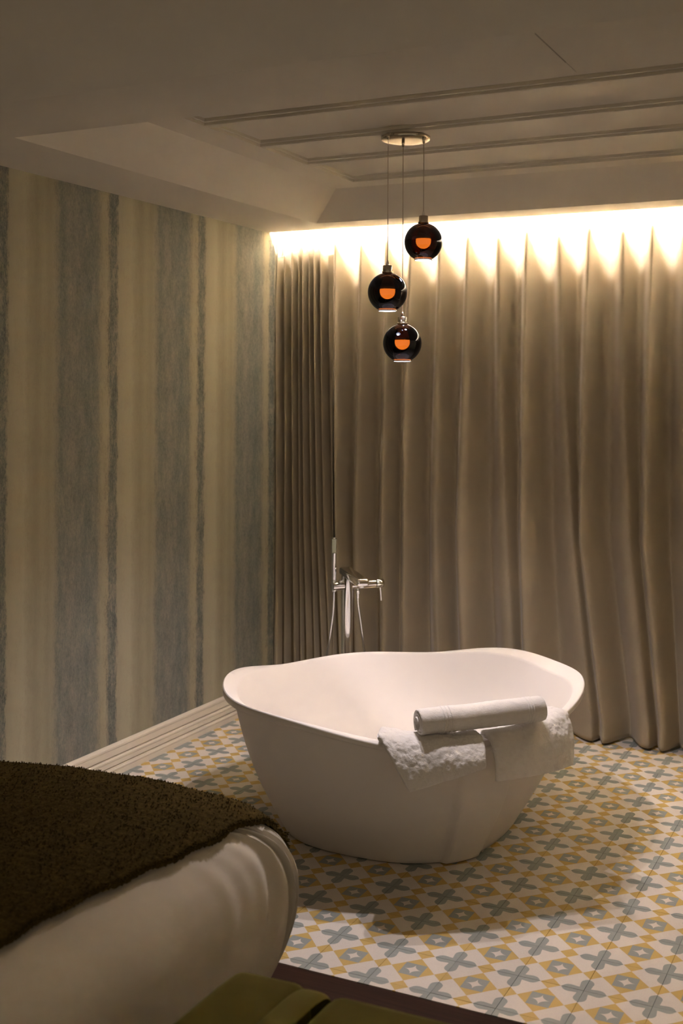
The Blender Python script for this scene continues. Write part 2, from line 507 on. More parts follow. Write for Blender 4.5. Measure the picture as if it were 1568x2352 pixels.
# ------------------------------------------------------------------ cove light
led = box('led_strip', XW+.02, XR-.02, 1.800, 1.808, 2.7005, 2.7085, MAT['led'])
led.data.polygons.foreach_set('use_smooth', [False]*len(led.data.polygons))
led.parent = ceil; led.location = (0, 0, -ZC)
holder = box('channel', XW+.02, XR-.02, 1.792, 1.811, ZC+.0135, 2.700, MAT['nickel'], led)

# ------------------------------------------------------------------ curtains
def build_curtain(name, x_lo, x_hi, peaks, label, y_mid, amp, side_lo, seed, nx, nz=70, depth_scale=.165):
    """peaks: rows (x at z 2.6, x at z 1.7, x at z 1.0, x at z 0.1, height scale)"""
    pk = np.array(peaks, float)
    zs = np.concatenate([np.linspace(.012, .3, 14), np.linspace(.3, 2.72, nz)[1:]])
    zl = np.array([.1, 1.0, 1.7, 2.6])
    rng = np.random.RandomState(seed)
    verts = []
    us = np.linspace(0, 1, nx)
    for z in zs:
        P = np.array([np.interp(z, zl, r_[3::-1]) for r_ in pk[:, :4]])
        order = np.argsort(P); P = P[order]; H = pk[order, 4]
        X = x_lo + (x_hi-x_lo)*us
        idx = np.clip(np.searchsorted(P, X)-1, 0, len(P)-2)
        g = P[idx+1]-P[idx]
        t = np.clip((X-P[idx])/np.maximum(g, 1e-4), 0, 1)
        ta = t**.86
        dep = np.minimum(1.15, (g/depth_scale)**.7)
        kk = .75 + .75*np.clip((z-.8)/1.8, 0, 1)
        c = (.5+.5*np.cos(2*np.pi*ta))
        c = c**kk
        h = H[idx]*(1-t)+H[idx+1]*t
        bulge = (.10 if amp > .08 else .0)*np.sin(np.pi*t*2)*np.sin(1.7*z+idx*1.3)*np.clip((2.3-z)/1.5, 0, 1)
        y = y_mid + amp*dep*(1-c+bulge)*1.0 + (1-h)*amp*.5
        # gentle sway
        y = y + .008*np.sin(2.1*z+X*3.1)*np.clip((2.5-z)/1.2, 0, 1)
        zz = z + (0 if z > .02 else 0)*X
        for x_, y_ in zip(X, y): verts.append((x_, y_, z))
    me = mesh(verts, grid_faces(len(zs), nx), name, True)
    o = link(name, me, MAT['curtain'])
    sol = o.modifiers.new('thickness', 'SOLIDIFY'); sol.thickness = .003; sol.offset = 0
    tag(o, label, 'curtain')
    return o

pkL = [(-2.232, -2.225, -2.225, -2.215, 1.0), (-2.185, -2.178, -2.18, -2.17, .45), (-2.128, -2.122, -2.118, -2.095, .95), (-2.088, -2.083, -2.08, -2.06, .7), (-2.058, -2.050, -2.045, -2.012, 1.1),
       (-2.022, -2.010, -2.000, -1.968, .8), (-1.985, -1.970, -1.958, -1.912, 1.2), (-1.950, -1.933, -1.918, -1.870, .9), (-1.905, -1.885, -1.87, -1.82, .3)]
build_curtain('curtain', -2.228, -1.872, pkL, 'beige curtain gathered in tight folds in the corner by the striped wall', 1.912, .062, None, 3, 480, depth_scale=.05)
pkR = [(-1.89, -1.89, -1.89, -1.86, .6), (-1.848, -1.845, -1.838, -1.80, 1), (-1.688, -1.70, -1.72, -1.70, .9), (-1.534, -1.54, -1.555, -1.54, 1.0), (-1.387, -1.415, -1.42, -1.43, 1.0), (-1.222, -1.235, -1.235, -1.22, .95),
       (-1.062, -1.085, -1.10, -1.06, 1.0), (-.898, -.885, -.85, -.79, .9), (-.741, -.755, -.765, -.73, 1.05), (-.579, -.545, -.50, -.40, .8), (-.415, -.445, -.455, -.335, 1.05),
       (-.250, -.245, -.215, -.115, .85), (-.100, -.125, -.135, -.045, 1.05), (.055, .05, .06, .09, .9), (.215, .20, .19, .22, 1.0), (.375, .40, .43, .45, .85), (.535, .52, .50, .53, 1), (.70, .71, .73, .75, .9), (.86, .84, .83, .85, 1),
       (1.02, 1.04, 1.06, 1.05, .9), (1.18, 1.16, 1.15, 1.2, 1), (1.34, 1.36, 1.37, 1.36, .9), (1.50, 1.49, 1.48, 1.5, 1), (1.66, 1.67, 1.68, 1.68, .9), (1.82, 1.81, 1.80, 1.82, 1), (1.98, 1.99, 2.0, 2.0, .9), (2.14, 2.13, 2.13, 2.14, 1), (2.30, 2.3, 2.31, 2.3, .9), (2.5, 2.5, 2.5, 2.5, 1)]
build_curtain('curtain', -1.868, 2.42, pkR, 'wide beige curtain hanging in deep even folds behind the bathtub', 1.900, .135, None, 5, 1400)

# ------------------------------------------------------------------ bathtub
TQ = [-0.8442, 0.6212, 0.8469, 0.7305, 0.728, 2.0595, 0.5403]
TB = [0.5485, 0.4728, 1.4715]
TK = [0.0045, -0.0074, 0.0391, -0.0067, -0.0002, -0.0058, -0.0072, 0.0025, 0.0026, 0.0035, -0.0055, 0.0014, -0.0016, -0.001]
def sup(a, b, n, th):
    c, s = math.cos(th), math.sin(th)
    return a*math.copysign(abs(c)**(2/n), c), b*math.copysign(abs(s)**(2/n), s)
def tplan(x, y):
    c, s = math.cos(TQ[2]), math.sin(TQ[2])
    return TQ[0]+x*c-y*s, TQ[1]+x*s+y*c
def rim_pt(th):
    x, y = sup(TQ[3], TQ[4], TQ[5], th)
    ph = math.atan2(y/TQ[4], x/TQ[3]); z = TQ[6]
    for i in range(len(TK)//2): z += TK[2*i]*math.cos((i+1)*ph)+TK[2*i+1]*math.sin((i+1)*ph)
    X, Y = tplan(x, y)
    return Vector((X, Y, z))
def base_pt(th, f=1.0, z=0.0):
    # rounded-square foot print, met along the same bearing as the rim point above it
    R = rim_pt(th); a = math.atan2(R.y-TQ[1], R.x-TQ[0])
    n = 2.55; c, s_ = math.cos(a), math.sin(a)
    r_ = (abs(c/.445)**n+abs(s_/.462)**n)**(-1/n)*f
    return Vector((TQ[0]+r_*c, TQ[1]+r_*s_, z))
def rim_frame(th):
    p = rim_pt(th); t = (rim_pt(th+.01)-rim_pt(th-.01)).normalized()
    nrm = Vector((t.y, -t.x, 0)).normalized()
    if nrm.dot(p-Vector((TQ[0], TQ[1], p.z))) < 0: nrm = -nrm
    return p, t, nrm
def endness(th):           # 1 at the raised ends, 0 at the low sides
    return (.5+.5*math.cos(2*(th+.10)))**1.2
def smooth01(x): x = max(0, min(1, x)); return x*x*(3-2*x)
NB = 480
TH_BAND0, TH_BAND1 = math.radians(262), math.radians(280)
def band_amt(th):
    th = th % (2*math.pi)
    return smooth01((th-TH_BAND0)/math.radians(3.0))*(1-smooth01((th-TH_BAND1)/math.radians(1.5)))
def tub_outer(th, t):
    R, T_, n_ = rim_frame(th)
    e = endness(th)
    U = R - n_*(.018+.024*e) + Vector((0, 0, -.020-.018*e))
    B = base_pt(th)
    p = B.lerp(U, t)
    p += n_*(.030*math.sin(math.pi*t)**1.0 + .024*band_amt(th)*(1-smooth01((t-.6)/.35)))
    return p
tub_root = empty('bathtub', (TQ[0], TQ[1], 0))
tag(tub_root, 'white freestanding bathtub with a wavy flared rim standing on patterned tiles', 'bathtub')
vs = []
ths = [2*math.pi*i/NB for i in range(NB)]
NPR = None
for th in ths:
    R, T_, n_ = rim_frame(th); e = endness(th)
    col = []
    for q in (0.0, .015, .05, .1, .17, .25, .35, .45, .55, .65, .75, .84, .91, .96, 1.0):
        p = tub_outer(th, q)
        if q == 0: p.z = .004; 
        col.append(p)
    lipw = .022+.036*e
    dz = -.012+.040*e                        # inner edge lower at the ends, higher at the sides
    col.append(R - n_*(.006) + Vector((0, 0, -.021-.012*e)))
    col.append(R + Vector((0, 0, -.016-.012*e)))
    col.append(R + n_*.0015 + Vector((0, 0, -.008)))
    col.append(R + Vector((0, 0, -.002)))
    col.append(R - n_*.004 + Vector((0, 0, .0005)))
    I = R - n_*lipw + Vector((0, 0, -dz))
    col.append(R.lerp(I, .55) + Vector((0, 0, .001)))
    col.append(I + n_*.005 + Vector((0, 0, .0005)))
    col.append(I + Vector((0, 0, -.003)))
    I2 = I - n_*.004 + Vector((0, 0, -.012)); col.append(I2)
    Fl = base_pt(th, .62, .13)
    for q in (.12, .28, .46, .64, .8, .92):
        p = I2.lerp(Fl, q); bul = .06*math.sin(math.pi*min(1, q*1.0))**1.2
        p += n_*bul; p.z -= .05*math.sin(math.pi*q)
        p.z = max(p.z, .115)
        col.append(p)
    col.append(base_pt(th, .45, .112)); col.append(base_pt(th, .2, .105)); col.append(base_pt(th, .03, .102))
    NPR = len(col); vs += col
fs = grid_faces(NB, NPR, wrap_u=True)
fs.append(tuple(i*NPR for i in range(NB))); fs.append(tuple(i*NPR+NPR-1 for i in reversed(range(NB))))
off = Vector((-TQ[0], -TQ[1], 0))
vs = [v+off for v in vs]
body = link('shell', bm_mesh_from(vs, fs, 'tub', True), MAT['porcelain'], tub_root)
autosmooth(body, 55)
drain = link('drain', lathe([(0, .004), (.024, .004), (.030, .002), (.032, -.003)], 32, (0, 0, .104)), MAT['chrome'], tub_root)

# ------------------------------------------------------------------ towels
def fuzz_displace(bm_or_me, amp, sc, seed=0, amp2=0, sc2=1):
    me = bm_or_me
    nrm = [v.normal.copy() for v in me.vertices]
    for v, n_ in zip(me.vertices, nrm):
        p = v.co*sc + Vector((seed*3.1, seed*1.7, 0))
        d = noise.noise(p)*amp
        if amp2: d += noise.noise(v.co*sc2+Vector((seed, 0, 5)))*amp2
        v.co += n_*d
    me.update()

def draped_towel(name, label, th0, th1, drop0, drop1, skew0, skew1, inside, thick, lift, lift1, out0, out1, seed, group='towels hanging over the tub rim', bow=0.0):
    NU, NV = 110, 100
    vs = []
    for i in range(NU):
        u = i/(NU-1); th = th0+(th1-th0)*u
        R, T_, n_ = rim_frame(th); T_h = Vector((T_.x, T_.y, T_.z))
        drop = drop0+(drop1-drop0)*u + bow*math.sin(math.pi*u)
        skew = skew0+(skew1-skew0)*u
        lt = lift + (lift1-lift)*u
        out = out0+(out1-out0)*u
        zt = .012+.8*lt
        ctrl = [R - n_*.080 + Vector((0, 0, -inside)), R - n_*.066 + Vector((0, 0, -.018)), R - n_*.042 + Vector((0, 0, .008+lt*.8)), R - n_*.006 + Vector((0, 0, .012+lt)),
                R + n_*(out*.32) + Vector((0, 0, zt))]
        for k in range(1, 7):
            q = k/6
            ctrl.append(R + n_*(out*(.32+.68*math.sin(q*math.pi/2))) + Vector((0, 0, zt*(1-q**1.35)-drop*q**1.35)) + T_h*skew*q)
        # resample along the path
        pts = ctrl; L = [0]
        for a, b_ in zip(pts[:-1], pts[1:]): L.append(L[-1]+(b_-a).length)
        for j in range(NV):
            s = L[-1]*j/(NV-1); k = max(0, min(len(L)-2, next((m for m in range(len(L)-1) if L[m+1] >= s-1e-9), len(L)-2)))
            f = (s-L[k])/(L[k+1]-L[k])
            p0 = pts[max(k-1, 0)]; p1 = pts[k]; p2 = pts[k+1]; p3 = pts[min(k+2, len(pts)-1)]
            p = .5*((2*p1)+(p2-p0)*f+(2*p0-5*p1+4*p2-p3)*f*f+(3*p1-p0-3*p2+p3)*f*f*f)
            # soft folds that fade at the rim
            p += n_*(.004*math.sin(u*9+seed)*max(0, (s/L[-1]-.35)))
            vs.append(p)
    fs = grid_faces(NU, NV)
    me = mesh(vs, fs, name, True)
    # thick slab with rounded edges
    bm = bmesh.new(); bm.from_mesh(me); bpy.data.meshes.remove(me)
    bmesh.ops.recalc_face_normals(bm, faces=bm.faces)
    c0 = sum((f.normal for f in bm.faces), Vector())
    cc = Vector((TQ[0], TQ[1], .3))
    mid = bm.verts[(NU//2)*NV+NV-10] if False else None
    me = bpy.data.meshes.new(name); bm.to_mesh(me); bm.free()
    vi = (NU//2)*NV+int(NV*.8)
    if me.vertices[vi].normal.dot(me.vertices[vi].co-cc) < 0:
        me.flip_normals()
    # offset surface: build outer + inner skin joined with a rounded rim
    me.update()
    co = [v.co.copy() for v in me.vertices]; nm = [v.normal.copy() for v in me.vertices]
    outv, inv = [], []
    for idx, (p, n_) in enumerate(zip(co, nm)):
        i, j = divmod(idx, NV)
        d = min(i, NU-1-i)*.0035; dj = min(j, NV-1-j)*.004
        edge = min(1, d/.012, dj/.012) if True else 1
        h = math.sqrt(max(0.0, 1-(1-edge)**2))
        nn = noise.noise(p*55+Vector((seed*2, 0, 0)))*.0030 + noise.noise(p*140+Vector((0, seed, 0)))*.0016 + noise.noise(p*14+Vector((seed, 3, 1)))*.0035
        outv.append(p + n_*(thick*.5+thick*.5*h + nn)); inv.append(p + n_*(thick*.5-thick*.5*h))
    allv = outv+inv; N = NU*NV
    fs = grid_faces(NU, NV) + [tuple(reversed(f)) for f in grid_faces(NU, NV, off=N)]
    for i in range(NU-1):
        fs.append((i*NV, N+i*NV, N+(i+1)*NV, (i+1)*NV)); fs.append((i*NV+NV-1, (i+1)*NV+NV-1, N+(i+1)*NV+NV-1, N+i*NV+NV-1))
    for j in range(NV-1):
        fs.append((j, j+1, N+j+1, N+j)); fs.append(((NU-1)*NV+j, N+(NU-1)*NV+j, N+(NU-1)*NV+j+1, (NU-1)*NV+j+1))
    o = link(name, bm_mesh_from(allv, fs, name, True), MAT['terry'])
    tag(o, label, 'towel', group)
    return o
draped_towel('bath_towel', 'white terry towel draped over the rim, hanging lowest, left of the other draped one', math.radians(239.5), math.radians(267.5), .105, .035, .122, -.030, .06, .026, .016, .020, .105, .105, 1, bow=-.004)
draped_towel('bath_towel', 'white terry towel draped over the rim under the right half of the roll', math.radians(269.3), math.radians(297), .092, .130, -.010, -.062, .05, .024, .012, .006, .085, .085, 2)

# rolled towel lying on the draped ones
pA = Vector((-.4925, -.0351, .5967)); pB = Vector((-.1421, .2692, .6109))
ax = (pB-pA); LR = ax.length; ax.normalize()
side = ax.cross(Vector((0, 0, 1))).normalized(); upv = side.cross(ax)
roll = empty('rolled_towel', pA)
tag(roll, 'white towel rolled into a cylinder lying on top of the draped towels', 'towel')
def roll_xy(a, r):   # flattened a little
    return r*math.cos(a)*1.04, r*math.sin(a)*.93
def roll_radius(s):
    base = .0445
    return base
TURNS, TK_ = 2.6, .0125
NA, NL = 210, 60
vs = []
for j in range(NL):
    s = LR*j/(NL-1)
    endk = min(1, min(s, LR-s)/.012)
    ins = .0035*(1-endk)**2
    for k in range(NA):           # outer skin then back along the inner skin of the spiral sheet
        half = NA//2
        q = (k/(half-1)) if k < half else ((NA-1-k)/(half-1))
        a = -2.3 - q*TURNS*2*math.pi
        r = .0500 - q*TURNS*TK_
        hth = .0047
        r = r+hth-ins if k < half else r-hth+ins
        x, y = roll_xy(a, max(r, .002))
        wob = noise.noise(Vector((x*60, y*60, s*70)))*.0012 + noise.noise(Vector((x*12, y*12, s*9)))*.003
        f = 1+wob/.045
        slide = .004*math.sin(q*5)*(1 if j == 0 else (1 if j == NL-1 else 0))
        p = ax*(s+slide) + side*(x*f) + upv*(y*f)
        vs.append(p)
fs = grid_faces(NL, NA, wrap_v=True)
# close the sheet at both ends with quads between skins
half = NA//2
for j in (0, NL-1):
    for k in range(half-1):
        f = (j*NA+k, j*NA+k+1, j*NA+NA-2-k, j*NA+NA-1-k)
        fs.append(f if j else tuple(reversed(f)))
roll_body = link('roll', bm_mesh_from(vs, fs, 'roll', True), MAT['terry'], roll)
autosmooth(roll_body, 60)
for s0 in (.088, .101, .114, LR-.063, LR-.053, LR-.043):
    vs = []; NK = 56
    for k in range(NK):
        a = -2.3-k/(NK-1)*2*math.pi*.97
        for dx, dr in ((-.0035, -.0015), (-.0022, .0014), (.0022, .0014), (.0035, -.0015)):
            x, y = roll_xy(a, .0500+.0047+dr-k/(NK-1)*TK_*.97)
            vs.append(ax*(s0+dx)+side*x+upv*y)
    link('border_stripe', mesh(vs, grid_faces(NK, 4), 'border_stripe', True), MAT['terry'], roll)

# ------------------------------------------------------------------ pendant light
CANZ = 2.7445
cc = Vector((-.7881, .4971, CANZ))
pend = empty('pendant_light', (cc.x, cc.y, ZT+.026))
tag(pend, 'three-globe pendant light of smoked amber glass hanging over the bathtub', 'pendant light')
O = Vector((cc.x, cc.y, ZT+.026))
def pobj(name, me, mat, parent=None):
    o = link(name, me, mat); o.parent = parent or pend
    o.location = (0, 0, 0)
    return o
# slightly oval pressed-metal canopy
prof = [(.0, CANZ-.001), (.060, CANZ-.001), (.088, CANZ), (.0965, CANZ+.0025), (.0985, CANZ+.007), (.0985, ZT-.0035), (.094, ZT-.0005), (.024, ZT-.0002), (.024, ZT+.0255), (0, ZT+.0255)]
me = lathe([(r_, z-O.z) for r_, z in prof], 64, name='canopy')
for v in me.vertices:
    a = math.atan2(v.co.y, v.co.x)
    f = 1+.025*math.cos(3*a+.6)
    v.co.x *= f; v.co.y *= f*.97
canopy = pobj('canopy', me, MAT['nickel']); autosmooth(canopy, 45)
for s in (-1, 1):
    d = Vector((.334+.454*s, -.727+.209*s, 0)).normalized()
    p = d*.097
    pobj('screw', tube([(p.x, p.y, CANZ+.010-O.z), (p.x+d.x*.005, p.y+d.y*.005, CANZ+.010-O.z)], .0035, 10), MAT['nickel'], canopy)
globes = [((-.7933, .3439, 2.1279), .0765), ((-.6957, .4658, 2.3326), .0754), ((-.7942, .4865, 1.9375), .0771)]   # centre, radius
for c, R_ in globes:
    c = Vector(c)
    L = c-O
    pobj('ferrule', lathe([(0, 0), (.006, 0), (.0062, -.012), (.004, -.024), (.0015, -.026)], 16, (L.x, L.y, CANZ-O.z)), MAT['nickel'], canopy)
    ztop = R_*1.02+.030
    pobj('cord', tube([(L.x, L.y, CANZ-.002-O.z), (L.x, L.y, L.z+ztop)], .0017, 8), MAT['cord'])
    sock = pobj('socket', lathe([(0, ztop-.004), (.017, ztop-.004), (.0185, ztop-.006), (.0185, ztop-.026), (.0215, ztop-.028), (.0215, ztop-.032), (.0, ztop-.034)], 32, (L.x, L.y, L.z)), MAT['nickel'])
    autosmooth(sock, 40)
    pobj('cord_grip', lathe([(0, ztop+.016), (.0035, ztop+.016), (.0045, ztop+.010), (.0062, ztop+.006), (.0062, ztop-.004)], 16, (L.x, L.y, L.z)), MAT['chrome'], sock)
    # glass shell from neck to open bottom
    pr = []
    a0, a1 = math.asin(.0205/R_), math.pi-math.asin(.0345/R_)
    for k in range(49):
        a = a0+(a1-a0)*k/48
        pr.append((R_*math.sin(a), R_*math.cos(a)))
    pr = [(.0205, pr[0][1]+.006)]+pr
    gl = pobj('globe', lathe(pr, 64, (L.x, L.y, L.z)), MAT['glass'])
    zb = pr[-1][1]
    pobj('globe_rim', lathe([(.0345, zb), (.0375, zb-.002), (.0375, zb-.0045), (.0345, zb-.0045)], 40, (L.x, L.y, L.z)), MAT['chrome'], gl)
    # inner lamp: opaque upper holder, glowing bowl, bright lens at the mouth
    rb = .030
    pb = [(rb*.985, .012)]+[(rb*math.cos(a), .004-rb*math.sin(a)) for a in [math.pi/2*k/14 for k in range(15)]]
    pobj('bulb', lathe(pb, 40, (L.x, L.y, L.z)), MAT['bulb'], gl)
    pobj('lamp_holder', lathe([(0, .0118), (.0295, .0118), (.0275, .026), (.021, .044), (.016, .060), (.0, .062)], 32, (L.x, L.y, L.z)), MAT['porcelain'], gl)
    pobj('lens_shield', lathe([(0, zb+.0045), (.0335, zb+.0045), (.0325, zb+.0075), (0, zb+.009)], 40, (L.x, L.y, L.z)), MAT['nickel'], gl)  # added opaque cap, keeps the lens from shining up into the globe
    pobj('lens', lathe([(0, zb+.001), (.033, zb+.001), (.034, zb+.004)], 40, (L.x, L.y, L.z)), MAT['lens'], gl)
    sp = bpy.data.lights.new('pendant_spot', 'SPOT'); sp.energy = SPOT_W; sp.color = SPOT_COL
    sp.spot_size = math.radians(118); sp.spot_blend = .7; sp.shadow_soft_size = .012
    so = bpy.data.objects.new('pendant_spot', sp); COL.objects.link(so); so.location = (c.x, c.y, c.z+zb-.012)

# ------------------------------------------------------------------ bath faucet
fx, fy = -1.4698, 1.3315
fa = empty('bath_faucet', (fx, fy, 0))
tag(fa, 'chrome floor-standing bath faucet with hand shower behind the bathtub', 'faucet')
u_ = Vector((.77, -.64, 0)).normalized()          # spout direction
v_ = Vector((.64, .77, 0)).normalized()           # along the mixer bar
def fl(a, b, z): return u_*a+v_*b+Vector((0, 0, z))
zbar = .7917
def fobj(name, me, mat, parent=None, sm=45):
    o = link(name, me, mat, parent or fa); autosmooth(o, sm); return o
fobj('base_plate', lathe([(0, .010), (.055, .010), (.060, .006), (.060, .0005), (0, .0005)], 48), MAT['chrome'])
fobj('column', tube([fl(0, 0, .008), fl(0, 0, .3), fl(0, 0, .6), fl(0, 0, zbar+.075)], .029, 40), MAT['chrome'])
# flat spout: rounded slab sloping a touch
def obox(a0, a1, b0, b1, z0, z1, bev, seg=3, dz=0.0):
    b = box_bm(a0, a1, b0, b1, z0, z1, bev, seg)
    for w_ in b.verts:
        f = (w_.co.x-a0)/(a1-a0)
        w_.co = fl(w_.co.x, w_.co.y, w_.co.z+dz*f)
    return bm_mesh(b, 'slab', True)
fobj('spout', obox(-.034, .200, -.032, .032, zbar+.052, zbar+.090, .012, 4, -.030), MAT['chrome'])
fobj('aerator', lathe([(0, 0), (.0175, 0), (.019, .003), (.019, .012), (0, .012)], 32, tuple(fl(.172, 0, zbar+.018))), MAT['chrome'])
bar = fobj('mixer_bar', tube([fl(0, -.080, zbar), fl(0, -.078, zbar), fl(0, .150, zbar), fl(0, .151, zbar)], [.019, .0215, .0215, .020], 36), MAT['chrome'])
kn = fobj('control_knob', tube([fl(0, .154, zbar), fl(0, .156, zbar), fl(0, .192, zbar), fl(0, .195, zbar)], [.020, .0220, .0220, .019], 36), MAT['chrome'])
fobj('lever', tube([fl(0, .178, zbar-.015), fl(0, .182, zbar-.05), fl(0, .185, zbar-.086)], [.0055, .005, .0045], 14), MAT['chrome'], kn)
fobj('diverter', lathe([(0, .008), (.009, .008), (.011, .005), (.011, -.004)], 24, tuple(fl(0, -.035, zbar+.022))), MAT['chrome'], bar)
# hand shower in its holder at the left end
hb = -.070
fobj('shower_holder', lathe([(0, .034), (.0125, .034), (.0135, .030), (.0135, -.018), (.010, -.026), (0, -.026)], 28, tuple(fl(.0, hb, zbar))), MAT['chrome'])
hs = fobj('hand_shower', tube([fl(0, hb, zbar+.03), fl(0, hb, zbar+.05), fl(0, hb, zbar+.15), fl(0, hb, zbar+.160), fl(0, hb, zbar+.235), fl(0, hb, zbar+.240)], [.0100, .0120, .0125, .0140, .0140, .0115], 28), MAT['chrome'])
fd = Vector((2.553, -4.968, 0)).normalized(); fs_ = Vector((0, 0, 1)).cross(fd)
b = box_bm(-.0105, .0105, -.003, .004, .164, .234, .002, 2)
for w_ in b.verts: w_.co = fl(0, hb, zbar)+fs_*w_.co.x+fd*(w_.co.y+.0110)+Vector((0, 0, w_.co.z))
face = fobj('spray_face', bm_mesh(b, 'spray', True), MAT['rubber'], hs)
noz = lathe([(0, .0), (.0016, 0), (.0013, .0022), (0, .0024)], 8)
vs, fs2 = [], []
for r_ in range(12):
    for q in (-1, 0, 1):
        c = fl(0, hb, zbar)+fs_*(q*.0062)+fd*.0150+Vector((0, 0, .171+r_*.0052))
        o0 = len(vs)
        for v in noz.vertices: vs.append(c+fs_*v.co.x+Vector((0, 0, v.co.y))+fd*v.co.z)
        fs2 += [tuple(o0+i for i in p.vertices) for p in noz.polygons]
o = link('nozzles', mesh(vs, fs2), MAT['nozzle'], hs); o['kind'] = 'stuff'
def hose(pts, name='hose'):
    P = [Vector(p) for p in pts]; out = []
    for k in range(len(P)-1):
        p0, p1, p2, p3 = P[max(k-1, 0)], P[k], P[k+1], P[min(k+2, len(P)-1)]
        for s in range(24):
            f = s/24
            out.append(.5*((2*p1)+(p2-p0)*f+(2*p0-5*p1+4*p2-p3)*f*f+(3*p1-p0-3*p2+p3)*f*f*f))
    out.append(P[-1])
    r_ = [.0060+.0009*(1 if i % 2 else -1)*.35 for i in range(len(out))]
    return tube(out, r_, 12, name=name)
hp = [fl(0, hb, zbar-.024), fl(.0, hb-.004, zbar-.12), fl(0.0, hb-.022, zbar-.26), fl(.0, hb-.040, zbar-.40), fl(.02, hb-.03, zbar-.58), fl(.05, .0, zbar-.66), fl(.055, .06, zbar-.60), fl(.02, .094, zbar-.42), fl(.0, .078, zbar-.22), fl(0, .060, zbar-.10), fl(0, .058, zbar-.045)]
fobj('shower_hose', hose(hp), MAT['chrome'])
fobj('hose_nut', lathe([(0, -.012), (.009, -.012), (.0115, -.018), (.0115, -.042), (.0085, -.048), (.0085, -.066), (0, -.058)], 20, tuple(fl(0, .058, zbar))), MAT['chrome'])

# ------------------------------------------------------------------ bed
BX, BY = -.515, -.745         # widest extent of the right side and of the foot
bed = empty('bed', (-1.4, -1.9, 0))
tag(bed, 'bed with a white sheeted mattress in the corner by the wallpapered wall', 'bed')
BO = Vector((1.4, 1.9, 0))
# profile: (z, inset from widest extent)
BP = [(.03, .085), (.06, .060), (.10, .040), (.16, .018), (.23, .004), (.30, 0), (.37, .004), (.425, .018), (.47, .040), (.504, .072), (.529, .112), (.543, .16), (.550, .24)]
XLb, YNb = XW+.03, -3.0
def bed_ring(z, ins, n=160):
    """right side and foot with a rounded corner, from the near end of the right side to the wall end of the foot"""
    rc = .13
    x1, y1 = BX-ins, BY-ins
    pts = []
    a0 = (x1, YNb); c = (x1-rc, y1-rc)
    L1 = (y1-rc)-YNb; L2 = math.pi/2*rc; L3 = (x1-rc)-XLb
    return x1, y1, rc, c
def foot_shift(p):
    dx = float(np.interp(p.x, [-2.2, -1.75, -1.45, -1.1, -.72], [-.10, -.075, -.02, .022, 0]))
    p.y += dx*smooth01((p.y+1.35)/.45)
    return p
def bed_pt(s, z, ins):
    """s<0: along the right side (metres from the corner start), 0..1 corner, >1 along the foot"""
    x1, y1, rc, c = bed_ring(z, ins)
    if s < 0: return Vector((x1, c[1]+s, z)), Vector((1, 0, 0))
    if s <= 1:
        a = s*math.pi/2
        return Vector((c[0]+rc*math.cos(a), c[1]+rc*math.sin(a), z)), Vector((math.cos(a), math.sin(a), 0))
    return Vector((max(XLb, c[0]-(s-1)), y1, z)), Vector((0, 1, 0))
ss = list(np.linspace(YNb-(BY-.13), -.45, 24))+list(np.linspace(-.45, 0, 60))[1:]+list(np.linspace(0, 1, 90))[1:]+list(np.linspace(1, 1.35, 36))[1:]+list(np.linspace(1.35, 1+(BX-.13-XLb), 14))[1:]
# denser profile
bz = np.array([p[0] for p in BP]); bi = np.array([p[1] for p in BP])
tt = np.linspace(0, len(BP)-1, 49)
zs_ = np.interp(tt, range(len(BP)), bz); is_ = np.interp(tt, range(len(BP)), bi)
for _ in range(2):
    zs_[1:-1] = .25*zs_[:-2]+.5*zs_[1:-1]+.25*zs_[2:]; is_[1:-1] = .25*is_[:-2]+.5*is_[1:-1]+.25*is_[2:]
vs = []
for s in ss:
    for z, ins in zip(zs_, is_):
        p, n_ = bed_pt(s, z, ins)
        fade = smooth01((z-.08)/.30)*(1-smooth01((z-.525)/.02))
        w_ = math.exp(-((s-.30)/.42)**2)
        ph = 46*s+ (z-.50)*16*(s-.7)
        d = (math.sin(ph)*.6+.4*math.sin(ph*1.73+1.1))*.0200*fade*w_
        d += noise.noise(Vector((p.x*5, p.y*5, z*3)))*.005
        vs.append(foot_shift(p+n_*d)+BO)
n_p = len(zs_)
fs = grid_faces(len(ss), n_p)
# flat top
vs.append(Vector((XLb, YNb, .555))+BO); ic = len(vs)-1
top = [i*n_p+n_p-1 for i in range(len(ss))]
for a, b_ in zip(top[:-1], top[1:]): fs.append((a, b_, ic))
link('mattress', bm_mesh_from(vs, fs, 'mattress', True), MAT['sheet'], bed)
bb = box('bed_base', XLb+.02, BX-.14, YNb+.02, BY-.14, 0.0, .05, MAT['wood'], bed, .01)
bb.location = BO
# narrow turned hem of the sheet at the corner
vs = []
for k in range(24):
    f = k/23
    s = .24+.66*f
    for z, ins in ((.506, .066), (.522, .082), (.534, .102)):
        p, n_ = bed_pt(s, z, ins); vs.append(p+n_*.0055*math.sin(math.pi*min(1, max(0, f)))**.6+BO)
link('sheet_hem', mesh(vs, grid_faces(24, 3), 'hem', True), MAT['sheet'], bed)

